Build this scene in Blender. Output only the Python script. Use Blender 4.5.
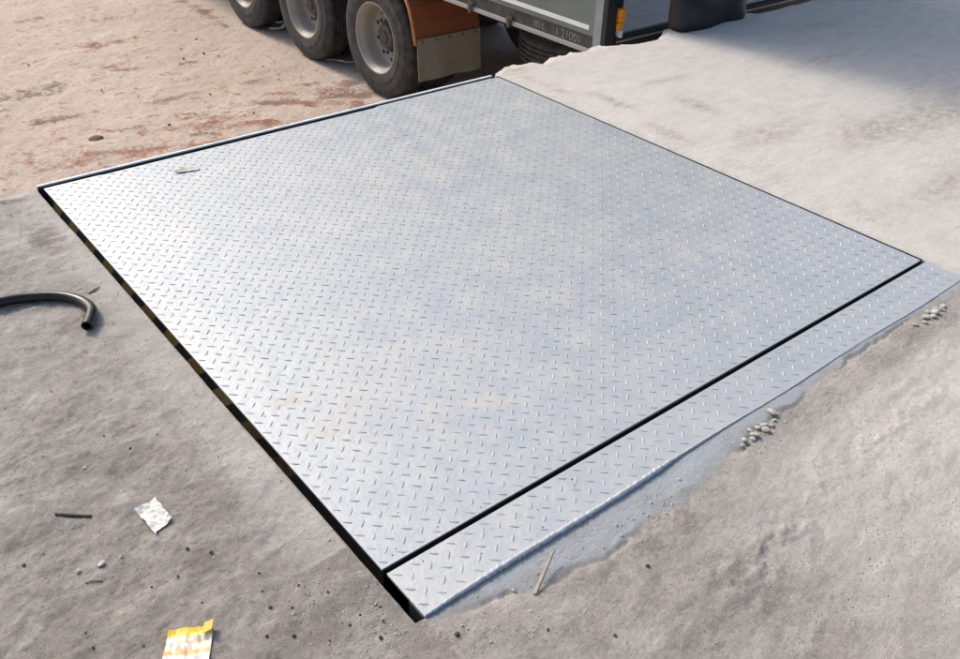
import bpy, math, random
import numpy as np
from mathutils import Matrix, Vector

for o in list(bpy.data.objects):
    bpy.data.objects.remove(o)
SC = bpy.context.scene
COL = SC.collection
R = math.radians
rnd = random.Random(7)

# ------------------------------------------------------------------ camera
# origin = near left corner of the steel deck, X along the dock edge, Y out to the yard
cd = bpy.data.cameras.new('camera')
cam = bpy.data.objects.new('camera', cd)
COL.objects.link(cam)
cam.matrix_world = Matrix((
    (0.77935, 0.33853, -0.52727, -0.66257),
    (-0.62603, 0.45609, -0.63250, -1.09588),
    (0.02637, 0.82303, 0.56739, 1.5),
    (0, 0, 0, 1)))
cd.sensor_fit = 'HORIZONTAL'
cd.sensor_width = 36
cd.lens = 889.6 / 960 * 36
cd.clip_start = 0.05
cd.clip_end = 2000
SC.camera = cam

# ------------------------------------------------------------------ sky, sun, exposure
SUN_EL = R(42)
sun_h = Vector((-0.17, 0.985, 0)).normalized()          # horizontal direction towards the sun
w = bpy.data.worlds.new('World')
SC.world = w
w.use_nodes = True
nt = w.node_tree
bg = nt.nodes['Background']
sky = nt.nodes.new('ShaderNodeTexSky')
sky.sky_type = 'NISHITA'
sky.sun_disc = False
sky.sun_elevation = SUN_EL
sky.sun_rotation = math.atan2(sun_h.x, sun_h.y)
sky.air_density = 1.0
sky.dust_density = 4.0
sky.ozone_density = 1.0
nt.links.new(sky.outputs[0], bg.inputs[0])
bg.inputs[1].default_value = 0.13
sl = bpy.data.lights.new('sun', 'SUN')
sl.energy = 1.5
sl.angle = R(12)
sl.color = (1.0, 0.94, 0.86)
sun = bpy.data.objects.new('sun', sl)
COL.objects.link(sun)
sd = Vector((sun_h.x * math.cos(SUN_EL), sun_h.y * math.cos(SUN_EL), math.sin(SUN_EL)))
sun.rotation_euler = sd.to_track_quat('Z', 'Y').to_euler()
SC.render.engine = 'CYCLES'
vs = SC.view_settings
vs.view_transform = 'Standard'
vs.look = 'None'
vs.exposure = 0.68
vs.gamma = 1
vs.use_curve_mapping = False


# ------------------------------------------------------------------ helpers
def tag(o, label=None, cat=None, group=None, kind=None):
    if label: o['label'] = label
    if cat: o['category'] = cat
    if group: o['group'] = group
    if kind: o['kind'] = kind
    return o


def link(name, data, parent=None):
    o = bpy.data.objects.new(name, data)
    COL.objects.link(o)
    if parent: o.parent = parent
    return o


def empty(name, loc=(0, 0, 0)):
    o = link(name, None)
    o.empty_display_size = 0.1
    o.location = loc
    return o


class MB:
    """collects shapes of ONE thing or part, then builds one mesh object"""
    def __init__(s):
        s.v, s.f = [], []

    def add(s, v, f):
        n = len(s.v)
        s.v += [tuple(p) for p in v]
        s.f += [tuple(i + n for i in q) for q in f]
        return s

    def box(s, a, b):
        x0, y0, z0 = a
        x1, y1, z1 = b
        return s.add([(x0, y0, z0), (x1, y0, z0), (x1, y1, z0), (x0, y1, z0), (x0, y0, z1), (x1, y0, z1), (x1, y1, z1), (x0, y1, z1)],
                     [(3, 2, 1, 0), (4, 5, 6, 7), (0, 1, 5, 4), (1, 2, 6, 5), (2, 3, 7, 6), (3, 0, 4, 7)])

    def prism(s, poly, axis, a, b):
        """poly: 2D points; extruded along axis from a to b"""
        n = len(poly)
        def P(u, v, t):
            return {'x': (t, u, v), 'y': (u, t, v), 'z': (u, v, t)}[axis]
        v = [P(u, w_, a) for u, w_ in poly] + [P(u, w_, b) for u, w_ in poly]
        f = [(i, (i + 1) % n, (i + 1) % n + n, i + n) for i in range(n)]
        f += [tuple(range(n))[::-1], tuple(range(n, 2 * n))]
        return s.add(v, f)

    def lathe_x(s, prof, cy, cz, seg=48, closed=False):
        """prof: (x, r) revolved about the X axis through (cy, cz)"""
        m = len(prof)
        v = []
        for i in range(seg):
            a = 2 * math.pi * i / seg
            for x, r in prof:
                v.append((x, cy + r * math.cos(a), cz + r * math.sin(a)))
        f = []
        for i in range(seg):
            j = (i + 1) % seg
            for k in range(m if closed else m - 1):
                k2 = (k + 1) % m
                f.append((i * m + k, j * m + k, j * m + k2, i * m + k2))
        return s.add(v, f)

    def tube(s, pts, rad, seg=12, cap=True):
        pts = [Vector(p) for p in pts]
        rads = rad if isinstance(rad, (list, tuple)) else [rad] * len(pts)
        v, f = [], []
        up = Vector((0, 0, 1))
        for i, p in enumerate(pts):
            t = (pts[min(i + 1, len(pts) - 1)] - pts[max(i - 1, 0)]).normalized()
            sde = t.cross(up)
            if sde.length < 1e-4: sde = Vector((1, 0, 0))
            sde.normalize()
            u2 = sde.cross(t)
            for k in range(seg):
                a = 2 * math.pi * k / seg
                v.append(p + (sde * math.cos(a) + u2 * math.sin(a)) * rads[i])
        for i in range(len(pts) - 1):
            for k in range(seg):
                k2 = (k + 1) % seg
                f.append((i * seg + k, i * seg + k2, (i + 1) * seg + k2, (i + 1) * seg + k))
        if cap:
            f.append(tuple(range(seg))[::-1])
            f.append(tuple(range((len(pts) - 1) * seg, len(pts) * seg)))
        return s.add(v, f)

    def mesh(s, name, mat=None, smooth=False):
        me = bpy.data.meshes.new(name)
        me.from_pydata(s.v, [], s.f)
        if mat: me.materials.append(mat)
        if smooth: me.shade_smooth()
        me.update()
        return me

    def build(s, name, mat, parent=None, smooth=False, bevel=0, angle=None):
        me = s.mesh(name, mat, smooth)
        o = link(name, me, parent)
        if angle:
            me.shade_smooth()
            me.set_sharp_from_angle(angle=R(angle))
        if bevel:
            b = o.modifiers.new('bevel', 'BEVEL')
            b.width = bevel
            b.segments = 2
            b.limit_method = 'ANGLE'
        return o


def catmull(pts, n=6):
    pts = [Vector(p) for p in pts]
    out = []
    for i in range(len(pts) - 1):
        p0, p1, p2, p3 = pts[max(i - 1, 0)], pts[i], pts[i + 1], pts[min(i + 2, len(pts) - 1)]
        for k in range(n):
            t = k / n
            out.append(0.5 * ((2 * p1) + (p2 - p0) * t + (2 * p0 - 5 * p1 + 4 * p2 - p3) * t * t + (3 * p1 - p0 - 3 * p2 + p3) * t ** 3))
    out.append(pts[-1])
    return out


# numpy value noise
def vnoise(x, y, seed):
    T = np.random.RandomState(seed).rand(256, 256)
    xi, yi = np.floor(x).astype(int), np.floor(y).astype(int)
    fx, fy = x - xi, y - yi
    fx = fx * fx * fx * (fx * (fx * 6 - 15) + 10)
    fy = fy * fy * fy * (fy * (fy * 6 - 15) + 10)
    a, b = T[xi & 255, yi & 255], T[(xi + 1) & 255, yi & 255]
    c, d = T[xi & 255, (yi + 1) & 255], T[(xi + 1) & 255, (yi + 1) & 255]
    return (a * (1 - fx) + b * fx) * (1 - fy) + (c * (1 - fx) + d * fx) * fy - 0.5


def fbm(x, y, freq, octv, seed, gain=0.5):
    r, a = 0, 1.0
    for k in range(octv):
        r = r + a * vnoise(x * freq * 2 ** k + 17.3 * k, y * freq * 2 ** k - 9.1 * k, seed + k)
        a *= gain
    return r


def sstep(a, b, x):
    t = np.clip((x - a) / (b - a), 0, 1)
    return t * t * (3 - 2 * t)


def axis(*segs):
    """segs: (start, end, step) consecutive"""
    out = []
    for a, b, st in segs:
        n = max(1, int(round((b - a) / st)))
        out += list(np.linspace(a, b, n, endpoint=False))
    out.append(segs[-1][1])
    return np.array(out)


def grid_mesh(name, V, quads, mat, attrs):
    me = bpy.data.meshes.new(name)
    me.vertices.add(len(V))
    me.vertices.foreach_set('co', V.astype(np.float32).ravel())
    me.loops.add(quads.size)
    me.loops.foreach_set('vertex_index', quads.astype(np.int32).ravel())
    me.polygons.add(len(quads))
    me.polygons.foreach_set('loop_start', np.arange(0, quads.size, 4, dtype=np.int32))
    me.update(calc_edges=True)
    for an, arr in attrs.items():
        at = me.color_attributes.new(an, 'FLOAT_COLOR', 'POINT')
        at.data.foreach_set('color', arr.astype(np.float32).ravel())
    me.materials.append(mat)
    me.shade_smooth()
    me.validate()
    return me


# ------------------------------------------------------------------ materials
class NG:
    def __init__(s, name):
        s.m = bpy.data.materials.new(name)
        s.m.use_nodes = True
        s.t = s.m.node_tree
        s.b = s.t.nodes['Principled BSDF']
        s.co = s.n('ShaderNodeTexCoord').outputs['Object']

    def n(s, typ, **kw):
        nd = s.t.nodes.new(typ)
        for k, v in kw.items(): setattr(nd, k, v)
        return nd

    def l(s, a, b):
        if hasattr(a, 'is_output'): s.t.links.new(a, b)
        else: b.default_value = a

    def mapped(s, scale=(1, 1, 1), rot=(0, 0, 0), loc=(0, 0, 0), src=None):
        m = s.n('ShaderNodeMapping')
        s.l(src or s.co, m.inputs[0])
        m.inputs['Scale'].default_value = scale
        m.inputs['Rotation'].default_value = rot
        m.inputs['Location'].default_value = loc
        return m.outputs[0]

    def noise(s, scale, detail=4, rough=0.55, vec=None, dist=0):
        d = s.n('ShaderNodeTexNoise')
        s.l(vec or s.co, d.inputs['Vector'])
        d.inputs['Scale'].default_value = scale
        d.inputs['Detail'].default_value = detail
        d.inputs['Roughness'].default_value = rough
        d.inputs['Distortion'].default_value = dist
        return d.outputs['Fac']

    def voro(s, scale, vec=None, out='Distance', feature='F1'):
        d = s.n('ShaderNodeTexVoronoi', feature=feature)
        s.l(vec or s.co, d.inputs['Vector'])
        d.inputs['Scale'].default_value = scale
        return d.outputs[out]

    def rng(s, v, a, b, c=0, d=1):
        m = s.n('ShaderNodeMapRange')
        s.l(v, m.inputs[0])
        for i, k in enumerate((a, b, c, d)): m.inputs[i + 1].default_value = k
        return m.outputs[0]

    def math(s, op, a, b=0.0):
        m = s.n('ShaderNodeMath', operation=op)
        s.l(a, m.inputs[0])
        s.l(b, m.inputs[1])
        return m.outputs[0]

    def mix(s, f, a, b, blend='MIX'):
        m = s.n('ShaderNodeMix', data_type='RGBA', blend_type=blend)
        s.l(f, m.inputs[0])
        for v, i in ((a, 6), (b, 7)):
            if isinstance(v, tuple): v = (*v, 1) if len(v) == 3 else v
            s.l(v, m.inputs[i])
        return m.outputs[2]

    def attr(s, name):
        a = s.n('ShaderNodeAttribute', attribute_name=name)
        sp = s.n('ShaderNodeSeparateColor')
        s.l(a.outputs['Color'], sp.inputs[0])
        return sp.outputs

    def bump(s, h, strength=0.4, dist=0.01, prev=None):
        b = s.n('ShaderNodeBump')
        b.inputs['Strength'].default_value = strength
        b.inputs['Distance'].default_value = dist
        s.l(h, b.inputs['Height'])
        if prev: s.l(prev, b.inputs['Normal'])
        return b.outputs[0]

    def out(s, col=None, rough=None, metal=None, normal=None, spec=None):
        if col is not None: s.l((*col, 1) if isinstance(col, tuple) and len(col) == 3 else col, s.b.inputs['Base Color'])
        if rough is not None: s.l(rough, s.b.inputs['Roughness'])
        if metal is not None: s.l(metal, s.b.inputs['Metallic'])
        if normal is not None: s.l(normal, s.b.inputs['Normal'])
        if spec is not None: s.l(spec, s.b.inputs['Specular IOR Level'])
        return s.m


def mat_concrete():
    g = NG('dock_concrete')
    at = g.attr('mask')
    paint, pale, stain = at[0], at[1], at[2]
    n1 = g.noise(2.2, 5, 0.6)
    n2 = g.noise(12, 7, 0.68, g.mapped((0.5, 1, 1), (0, 0, R(-8))))
    n3 = g.noise(95, 6, 0.75)
    n4 = g.noise(330, 4, 0.8)
    scr = g.noise(9, 5, 0.7, g.mapped((0.5, 1, 1), (0, 0, R(12))), 1.2)
    # drag marks of the trowel
    st = g.noise(60, 4, 0.6, g.mapped((0.12, 1, 1), (0, 0, R(8))))
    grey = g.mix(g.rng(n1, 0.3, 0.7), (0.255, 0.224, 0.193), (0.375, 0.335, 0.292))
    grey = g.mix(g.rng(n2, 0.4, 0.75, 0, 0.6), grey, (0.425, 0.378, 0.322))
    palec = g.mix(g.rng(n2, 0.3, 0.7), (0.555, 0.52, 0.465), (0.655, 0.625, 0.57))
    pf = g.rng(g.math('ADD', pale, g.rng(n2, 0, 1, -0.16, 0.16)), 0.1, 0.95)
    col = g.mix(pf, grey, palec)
    col = g.mix(g.rng(g.math('SUBTRACT', n3, g.math('MULTIPLY', pale, 0.12)), 0.35, 0.72, 0, 0.5), col, (0.19, 0.17, 0.15), 'MIX')
    col = g.mix(g.rng(st, 0.5, 0.8, 0, 0.2), col, (0.26, 0.24, 0.22))
    col = g.mix(g.rng(n4, 0.50, 0.68, 0, 0.45), col, (0.60, 0.57, 0.52))
    col = g.mix(g.rng(n4, 0.30, 0.46, 0.5, 0), col, (0.14, 0.125, 0.11))
    ln = g.rng(g.math('ABSOLUTE', g.math('SUBTRACT', scr, 0.5)), 0.0, 0.012, 1, 0)
    ln = g.math('MULTIPLY', ln, g.rng(n1, 0.45, 0.6))
    col = g.mix(g.math('MULTIPLY', ln, 0.5), col, (0.13, 0.12, 0.105))
    sk_ = g.noise(22, 6, 0.7, g.mapped((0.25, 1, 1), (0, 0, R(-38))))
    col = g.mix(g.math('MULTIPLY', g.rng(sk_, 0.5, 0.7, 0, 0.45), pale), col, (0.42, 0.39, 0.345))
    # scabby patches where the laitance has come off
    sc = g.noise(5.5, 7, 0.72, g.mapped((1, 1.6, 1), (0, 0, R(-40))))
    col = g.mix(g.math('MULTIPLY', g.rng(g.math('ADD', sc, g.rng(n3, 0.2, 0.8, -0.06, 0.06)), 0.52, 0.62, 0, 0.45), g.rng(pale, 0.38, 0.58, 1, 0.15)), col, (0.15, 0.13, 0.11))
    col = g.mix(g.rng(g.math('ADD', sc, g.math('MULTIPLY', n3, 0.2)), 0.47, 0.58, 0.5, 0), col, (0.58, 0.54, 0.48))
    # pits and dark specks
    v = g.voro(95)
    sp = g.math('MULTIPLY', g.rng(v, 0.10, 0.2, 1, 0), g.rng(n2, 0.5, 0.62))
    col = g.mix(g.math('MULTIPLY', sp, 0.7), col, (0.06, 0.055, 0.05))
    s2 = g.math('MULTIPLY', stain, g.rng(g.noise(24, 7, 0.78, g.mapped((0.6, 1, 1), (0, 0, R(-20)))), 0.36, 0.64, 0, 1.9))
    sf = g.rng(s2, 0.08, 0.75, 0, 0.8)
    col = g.mix(sf, col, g.mix(g.rng(pale, 0.5, 0.9), (0.15, 0.132, 0.113), (0.33, 0.285, 0.23)))
    # silver blue paint run over the edge
    ff = g.rng(g.math('ADD', paint, g.rng(g.noise(38, 6, 0.7), 0.2, 0.8, -0.32, 0.32)), 0.12, 0.5, 0, 0.92)
    pc = g.mix(g.rng(n2, 0.35, 0.7), (0.40, 0.435, 0.465), (0.49, 0.53, 0.56))
    pc = g.mix(g.rng(g.math('ADD', g.math('SUBTRACT', n2, g.math('MULTIPLY', paint, 0.25)), g.math('MULTIPLY', n3, 0.5)), 0.45, 0.75, 0, 0.8), pc, (0.30, 0.285, 0.265))
    col = g.mix(ff, col, pc)
    h = g.math('ADD', g.math('MULTIPLY', n3, 0.7), g.math('MULTIPLY', n4, 0.45))
    h = g.math('ADD', h, g.math('MULTIPLY', st, 0.22))
    h = g.math('SUBTRACT', h, g.math('MULTIPLY', sp, 0.5))
    h = g.math('MULTIPLY', h, g.rng(pale, 0.5, 0.95, 1, 0.55))
    nb = g.bump(h, 1.0, 0.008)
    return g.out(col, g.rng(ff, 0, 1, 0.9, 0.5), 0.0, nb, 0.3)


def mat_yard():
    g = NG('yard_soil')
    at = g.attr('mask')
    red, dark, wet = at[0], at[1], at[2]
    n1 = g.noise(0.9, 5, 0.6)
    n2 = g.noise(6, 6, 0.65)
    n3 = g.noise(30, 5, 0.7)
    n4 = g.noise(150, 4, 0.7)
    col = g.mix(g.rng(n1, 0.3, 0.7), (0.45, 0.36, 0.295), (0.56, 0.48, 0.41))
    col = g.mix(g.rng(n2, 0.4, 0.7, 0, 0.7), col, (0.56, 0.44, 0.36))
    col = g.mix(g.rng(n3, 0.48, 0.70, 0, 0.65), col, (0.29, 0.21, 0.165))
    col = g.mix(g.rng(n4, 0.55, 0.75, 0, 0.4), col, (0.68, 0.60, 0.53))
    brk = g.rng(n2, 0.25, 0.75, -0.5, 0.5)
    brk2 = g.rng(n3, 0.2, 0.8, -0.35, 0.35)
    def mk(m, k):
        return g.rng(g.math('ADD', g.math('ADD', m, g.math('MULTIPLY', brk, k)), g.math('MULTIPLY', brk2, k)), 0.22, 0.62, 0, 0.9)
    spk = g.math('MULTIPLY', g.rng(g.voro(14), 0.10, 0.22, 1, 0), g.rng(n2, 0.52, 0.6))
    col = g.mix(g.math('MULTIPLY', spk, 0.6), col, (0.20, 0.13, 0.095))
    col = g.mix(mk(red, 1.0), col, (0.29, 0.135, 0.09))
    col = g.mix(mk(dark, 1.0), col, (0.17, 0.12, 0.09))
    wf = mk(wet, 0.5)
    col = g.mix(wf, col, (0.20, 0.115, 0.08))
    h = g.math('ADD', n3, g.math('MULTIPLY', n4, 0.5))
    nb = g.bump(h, 0.7, 0.012)
    return g.out(col, g.rng(wf, 0, 1, 0.92, 0.45), 0.0, nb, 0.3)


def mat_deck():
    g = NG('silver_painted_steel')
    a = g.n('ShaderNodeAttribute', attribute_name='mask')
    sp = g.n('ShaderNodeSeparateColor')
    g.l(a.outputs['Color'], sp.inputs[0])
    dust = sp.outputs[0]
    n1 = g.noise(1.7, 5, 0.6)
    n2 = g.noise(9, 5, 0.65)
    n3 = g.noise(60, 5, 0.7)
    n4 = g.noise(500, 2, 0.6)
    col = g.mix(g.rng(n1, 0.35, 0.65), (0.39, 0.43, 0.455), (0.455, 0.472, 0.475))
    col = g.mix(g.rng(n2, 0.4, 0.75, 0, 0.6), col, (0.52, 0.51, 0.49))
    col = g.mix(g.rng(n3, 0.5, 0.8, 0, 0.45), col, (0.38, 0.39, 0.395))
    df = g.rng(g.math('ADD', g.math('ADD', dust, g.rng(n2, 0.2, 0.8, -0.4, 0.4)), g.rng(n3, 0.2, 0.8, -0.4, 0.4)), 0.25, 0.85, 0, 0.7)
    col = g.mix(df, col, (0.48, 0.42, 0.35))
    # rust freckles and scuffs
    fr = g.math('MULTIPLY', g.rng(g.voro(22), 0.05, 0.09, 1, 0), g.rng(g.noise(3.1, 3), 0.52, 0.6))
    col = g.mix(g.math('MULTIPLY', fr, 0.7), col, (0.16, 0.11, 0.08))
    rough = g.rng(n2, 0.3, 0.7, 0.38, 0.52)
    rough = g.math('ADD', rough, g.math('MULTIPLY', df, 0.3))
    h = g.math('ADD', g.math('MULTIPLY', n3, 1.0), g.math('MULTIPLY', n4, 0.25))
    h = g.math('ADD', h, g.math('MULTIPLY', n2, 3.0))
    nb = g.bump(h, 0.25, 0.004)
    return g.out(col, rough, g.rng(df, 0, 1, 0.32, 0.0), nb, 0.45)


def mat_plain(name, col, rough=0.6, metal=0.0, var=0.25, scale=20, bumpk=0.2, dirt=None, dirtk=0.6, spec=0.4):
    g = NG(name)
    n = g.noise(scale, 5, 0.65)
    n2 = g.noise(scale * 8, 4, 0.7)
    dk = tuple(c * (1 - var) for c in col)
    lt = tuple(min(1, c * (1 + var * 0.6)) for c in col)
    c = g.mix(g.rng(n, 0.3, 0.7), dk, lt)
    if dirt:
        c = g.mix(g.rng(g.math('ADD', n, g.math('MULTIPLY', n2, 0.5)), 0.65, 1.0, 0, dirtk), c, dirt)
    nb = g.bump(n2, bumpk, 0.003)
    return g.out(c, rough, metal, nb, spec)


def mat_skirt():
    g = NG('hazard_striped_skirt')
    # yellow and black blocks along the skirt, grimed; gap shade painted in, fading to black towards the rear
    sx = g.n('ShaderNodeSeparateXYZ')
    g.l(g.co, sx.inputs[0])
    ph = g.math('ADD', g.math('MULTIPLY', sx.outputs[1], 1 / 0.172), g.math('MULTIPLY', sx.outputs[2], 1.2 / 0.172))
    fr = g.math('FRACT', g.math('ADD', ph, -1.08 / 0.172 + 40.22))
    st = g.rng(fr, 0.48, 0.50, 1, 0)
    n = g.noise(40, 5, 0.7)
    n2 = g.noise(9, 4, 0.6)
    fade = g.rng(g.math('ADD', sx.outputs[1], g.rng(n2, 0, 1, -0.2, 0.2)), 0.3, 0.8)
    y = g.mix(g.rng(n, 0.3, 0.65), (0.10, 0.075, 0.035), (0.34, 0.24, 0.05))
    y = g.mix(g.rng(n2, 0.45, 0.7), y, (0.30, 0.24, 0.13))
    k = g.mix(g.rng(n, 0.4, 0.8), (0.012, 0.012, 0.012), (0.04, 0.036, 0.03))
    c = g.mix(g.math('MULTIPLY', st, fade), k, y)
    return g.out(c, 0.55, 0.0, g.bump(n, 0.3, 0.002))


def mat_packet():
    g = NG('printed_wrapper')
    sx = g.n('ShaderNodeSeparateXYZ')
    g.l(g.co, sx.inputs[0])
    n = g.noise(30, 3, 0.5)
    n2 = g.noise(140, 3, 0.6)
    v = g.math('ADD', sx.outputs[1], g.rng(n, 0.2, 0.8, -0.0018, 0.0018))
    ramp = g.n('ShaderNodeValToRGB')
    g.l(g.rng(v, -0.12, 0.0), ramp.inputs[0])
    e = ramp.color_ramp.elements
    e[0].position, e[0].color = 0.0, (0.80, 0.74, 0.66, 1)
    e[1].position, e[1].color = 1.0, (0.85, 0.50, 0.035, 1)
    for p, c in ((0.46, (0.82, 0.77, 0.70, 1)), (0.53, (0.80, 0.46, 0.12, 1)), (0.61, (0.82, 0.66, 0.50, 1)), (0.66, (0.83, 0.79, 0.73, 1)), (0.73, (0.82, 0.60, 0.34, 1)), (0.79, (0.83, 0.78, 0.72, 1)), (0.855, (0.85, 0.66, 0.14, 1)), (0.95, (0.86, 0.53, 0.04, 1))):
        k = e.new(p)
        k.color = c
    c = g.mix(g.rng(n2, 0.5, 0.8, 0, 0.25), ramp.outputs[0], (0.62, 0.52, 0.42))
    return g.out(c, 0.35, 0.0, g.bump(n, 0.4, 0.004), 0.5)


M = {}
M['concrete'] = mat_concrete()
M['yard'] = mat_yard()
M['deck'] = mat_deck()
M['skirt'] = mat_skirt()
g_ = NG('white_tarpaulin')
_n = g_.noise(6, 4)
_t = g_.n('ShaderNodeBsdfTranslucent')
_t.inputs[0].default_value = (0.8, 0.8, 0.78, 1)
_m = g_.n('ShaderNodeMixShader')
_m.inputs[0].default_value = 0.5
g_.out(g_.mix(_n, (0.66, 0.67, 0.66), (0.76, 0.76, 0.74)), 0.6)
g_.l(g_.b.outputs[0], _m.inputs[1])
g_.l(_t.outputs[0], _m.inputs[2])
g_.l(_m.outputs[0], g_.t.nodes['Material Output'].inputs[0])
M['tarp'] = g_.m
M['lug'] = mat_plain('worn_tread_steel', (0.42, 0.44, 0.45), 0.55, 0.15, 0.2, 12, 0.15)
M['packet'] = mat_packet()
M['black_steel'] = mat_plain('grimy_black_steel', (0.025, 0.025, 0.027), 0.6, 0.0, 0.4, 30)
M['lip'] = mat_plain('lip_steel', (0.74, 0.76, 0.78), 0.5, 0.0, 0.2, 25)
M['weld'] = mat_plain('painted_weld', (0.56, 0.60, 0.64), 0.45, 0.25, 0.35, 60, 0.6, (0.2, 0.19, 0.18))
M['tyre'] = mat_plain('tyre_rubber', (0.034, 0.033, 0.032), 0.72, 0.0, 0.35, 12, 0.25, (0.12, 0.107, 0.095), 0.5)
M['rim'] = mat_plain('cream_rim', (0.40, 0.365, 0.32), 0.5, 0.1, 0.25, 10, 0.15, (0.18, 0.14, 0.11), 0.7)
M['hub'] = mat_plain('dirty_hub', (0.09, 0.08, 0.07), 0.6, 0.2, 0.4, 18, 0.3)
M['box'] = mat_plain('grey_green_panel', (0.135, 0.165, 0.158), 0.42, 0.1, 0.12, 3, 0.05, (0.2, 0.2, 0.19), 0.3)
M['white'] = mat_plain('white_tape', (0.72, 0.73, 0.70), 0.45, 0.0, 0.12, 8, 0.05)
M['board'] = mat_plain('dark_skirt_board', (0.035, 0.038, 0.042), 0.5, 0.1, 0.3, 9, 0.1, (0.12, 0.11, 0.10), 0.4)
M['alu'] = mat_plain('aluminium_rail', (0.42, 0.43, 0.44), 0.38, 0.6, 0.2, 14, 0.1, (0.2, 0.19, 0.17), 0.5)
M['post'] = mat_plain('navy_post', (0.018, 0.021, 0.030), 0.4, 0.1, 0.3, 12)
M['grey_post'] = mat_plain('grey_post', (0.26, 0.29, 0.30), 0.4, 0.3, 0.15, 8)
M['orange'] = mat_plain('rusted_orange_guard', (0.30, 0.088, 0.030), 0.6, 0.0, 0.4, 7, 0.3, (0.10, 0.05, 0.03), 0.7)
M['orange_edge'] = mat_plain('orange_guard_edge', (0.52, 0.20, 0.07), 0.55, 0.0, 0.3, 14, 0.3)
M['flap'] = mat_plain('tan_rubber_flap', (0.27, 0.235, 0.18), 0.75, 0.0, 0.25, 6, 0.3, (0.13, 0.11, 0.09), 0.6)
M['lamp'] = mat_plain('orange_lens', (0.75, 0.30, 0.02), 0.25, 0.0, 0.25, 30, 0.1)
M['floor'] = mat_plain('trailer_floor', (0.66, 0.68, 0.70), 0.5, 0.2, 0.15, 5, 0.2, (0.35, 0.34, 0.33), 0.5)
M['sack'] = mat_plain('black_sack_plastic', (0.014, 0.015, 0.017), 0.42, 0.0, 0.3, 10, 0.4)
M['hose'] = mat_plain('black_hose', (0.009, 0.009, 0.010), 0.3, 0.0, 0.3, 25, 0.1, (0.06, 0.057, 0.055), 0.2)
M['paper'] = mat_plain('white_paper', (0.74, 0.72, 0.65), 0.8, 0.0, 0.10, 40, 0.4, (0.45, 0.42, 0.36), 0.4)
M['stone_light'] = mat_plain('pale_stone', (0.72, 0.69, 0.63), 0.9, 0.0, 0.25, 90, 0.6)
M['stone_dark'] = mat_plain('dark_stone', (0.085, 0.078, 0.07), 0.85, 0.0, 0.35, 90, 0.6)
M['mortar'] = mat_plain('mortar_crumb', (0.58, 0.55, 0.49), 0.95, 0.0, 0.3, 70, 0.8)
M['twig'] = mat_plain('pale_twig', (0.42, 0.36, 0.28), 0.8, 0.0, 0.35, 60, 0.5)
M['nail'] = mat_plain('dark_rod', (0.075, 0.07, 0.068), 0.6, 0.3, 0.3, 60, 0.4)
M['plastic'] = mat_plain('white_plastic_scrap', (0.78, 0.78, 0.77), 0.35, 0.0, 0.15, 20, 0.3)
M['leaf'] = mat_plain('tan_scrap', (0.58, 0.53, 0.45), 0.85, 0.0, 0.3, 50, 0.5)
M['clod'] = mat_plain('brown_clod', (0.17, 0.12, 0.09), 0.95, 0.0, 0.4, 40, 0.9)
M['letter'] = mat_plain('faded_lettering', (0.20, 0.205, 0.20), 0.6, 0.0, 0.4, 30, 0.1)
M['yellow'] = mat_plain('yellow_tape_scrap', (0.62, 0.42, 0.05), 0.5, 0.0, 0.3, 60, 0.3)

# ------------------------------------------------------------------ concrete dock
W, L = 2.214, 2.277
GAPL, GAPR = -0.0215, 2.226      # pit edges
YN = -0.154                      # rear edge of the steelwork

EDGE = [(-200, 2.315), (-1, 2.315), (-0.3, 2.318), (2.226, 2.312), (2.26, 2.35), (2.316, 2.40), (2.42, 2.405), (2.517, 2.415), (2.541, 2.335), (2.60, 2.36), (2.665, 2.379), (2.83, 2.385),
        (3.04, 2.388), (3.15, 2.335), (3.265, 2.285), (3.40, 2.29), (3.50, 2.33), (3.60, 2.40), (4.27, 2.40), (4.34, 2.29), (4.6, 2.285), (5.0, 2.30), (200, 2.30)]
ex, ey = [np.array(c) for c in zip(*EDGE)]


def dock_height(X, Y):
    right = sstep(2.1, 2.4, X)
    left = 1 - sstep(-0.3, 0.1, X)
    near = (1 - right)
    z = -0.004 + 0.004 * right
    z = z + 0.010 * fbm(X, Y, 3.0, 3, 3) * (0.6 + 0.4 * near)
    z = z + near * (0.0017 + 0.0035 * left) * fbm(X, Y, 32, 4, 11, 0.75)
    # dragged ridges on the near slab
    ang = R(12)
    u, v_ = X * math.cos(ang) + Y * math.sin(ang), -X * math.sin(ang) + Y * math.cos(ang)
    nearslab = (1 - sstep(-0.2, -0.12, Y)) * sstep(-0.1, 0.3, X)
    z = z + nearslab * 0.0018 * fbm(u * 0.3, v_, 40, 3, 21, 0.6)
    z = z + nearslab * 0.0028 * np.maximum(0, fbm(u * 0.6, v_, 14, 4, 31, 0.7) - 0.12)
    z = z + nearslab * 0.012 * np.maximum(0, fbm(u * 0.7, v_, 26, 4, 131, 0.75) - 0.03) * (np.exp(-((X - 0.72) / 0.22) ** 2 - ((Y + 0.47) / 0.06) ** 2) + 0.7 * np.exp(-((X - 1.25) / 0.3) ** 2 - ((Y + 0.42) / 0.03) ** 2))
    z = z + right * 0.0012 * fbm(X, Y, 9, 4, 41, 0.6)
    # ridge left where the screed meets the left slab
    z = z + left * 0.003 * np.exp(-((X + 0.17 + 0.02 * fbm(X, Y, 6, 2, 51)) / 0.012) ** 2)
    # flush with the rear steel
    k = np.exp(-np.clip(YN - Y, 0, 9) ** 2 / 0.06 ** 2) * (Y < YN + 0.02) * sstep(-0.2, -0.02, X) * (1 - sstep(2.2, 2.5, X))
    z = z * (1 - 0.8 * k) - 0.8 * k * (0.0032 - 0.0026 * sstep(0.7, 1.1, X))
    return z


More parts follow.
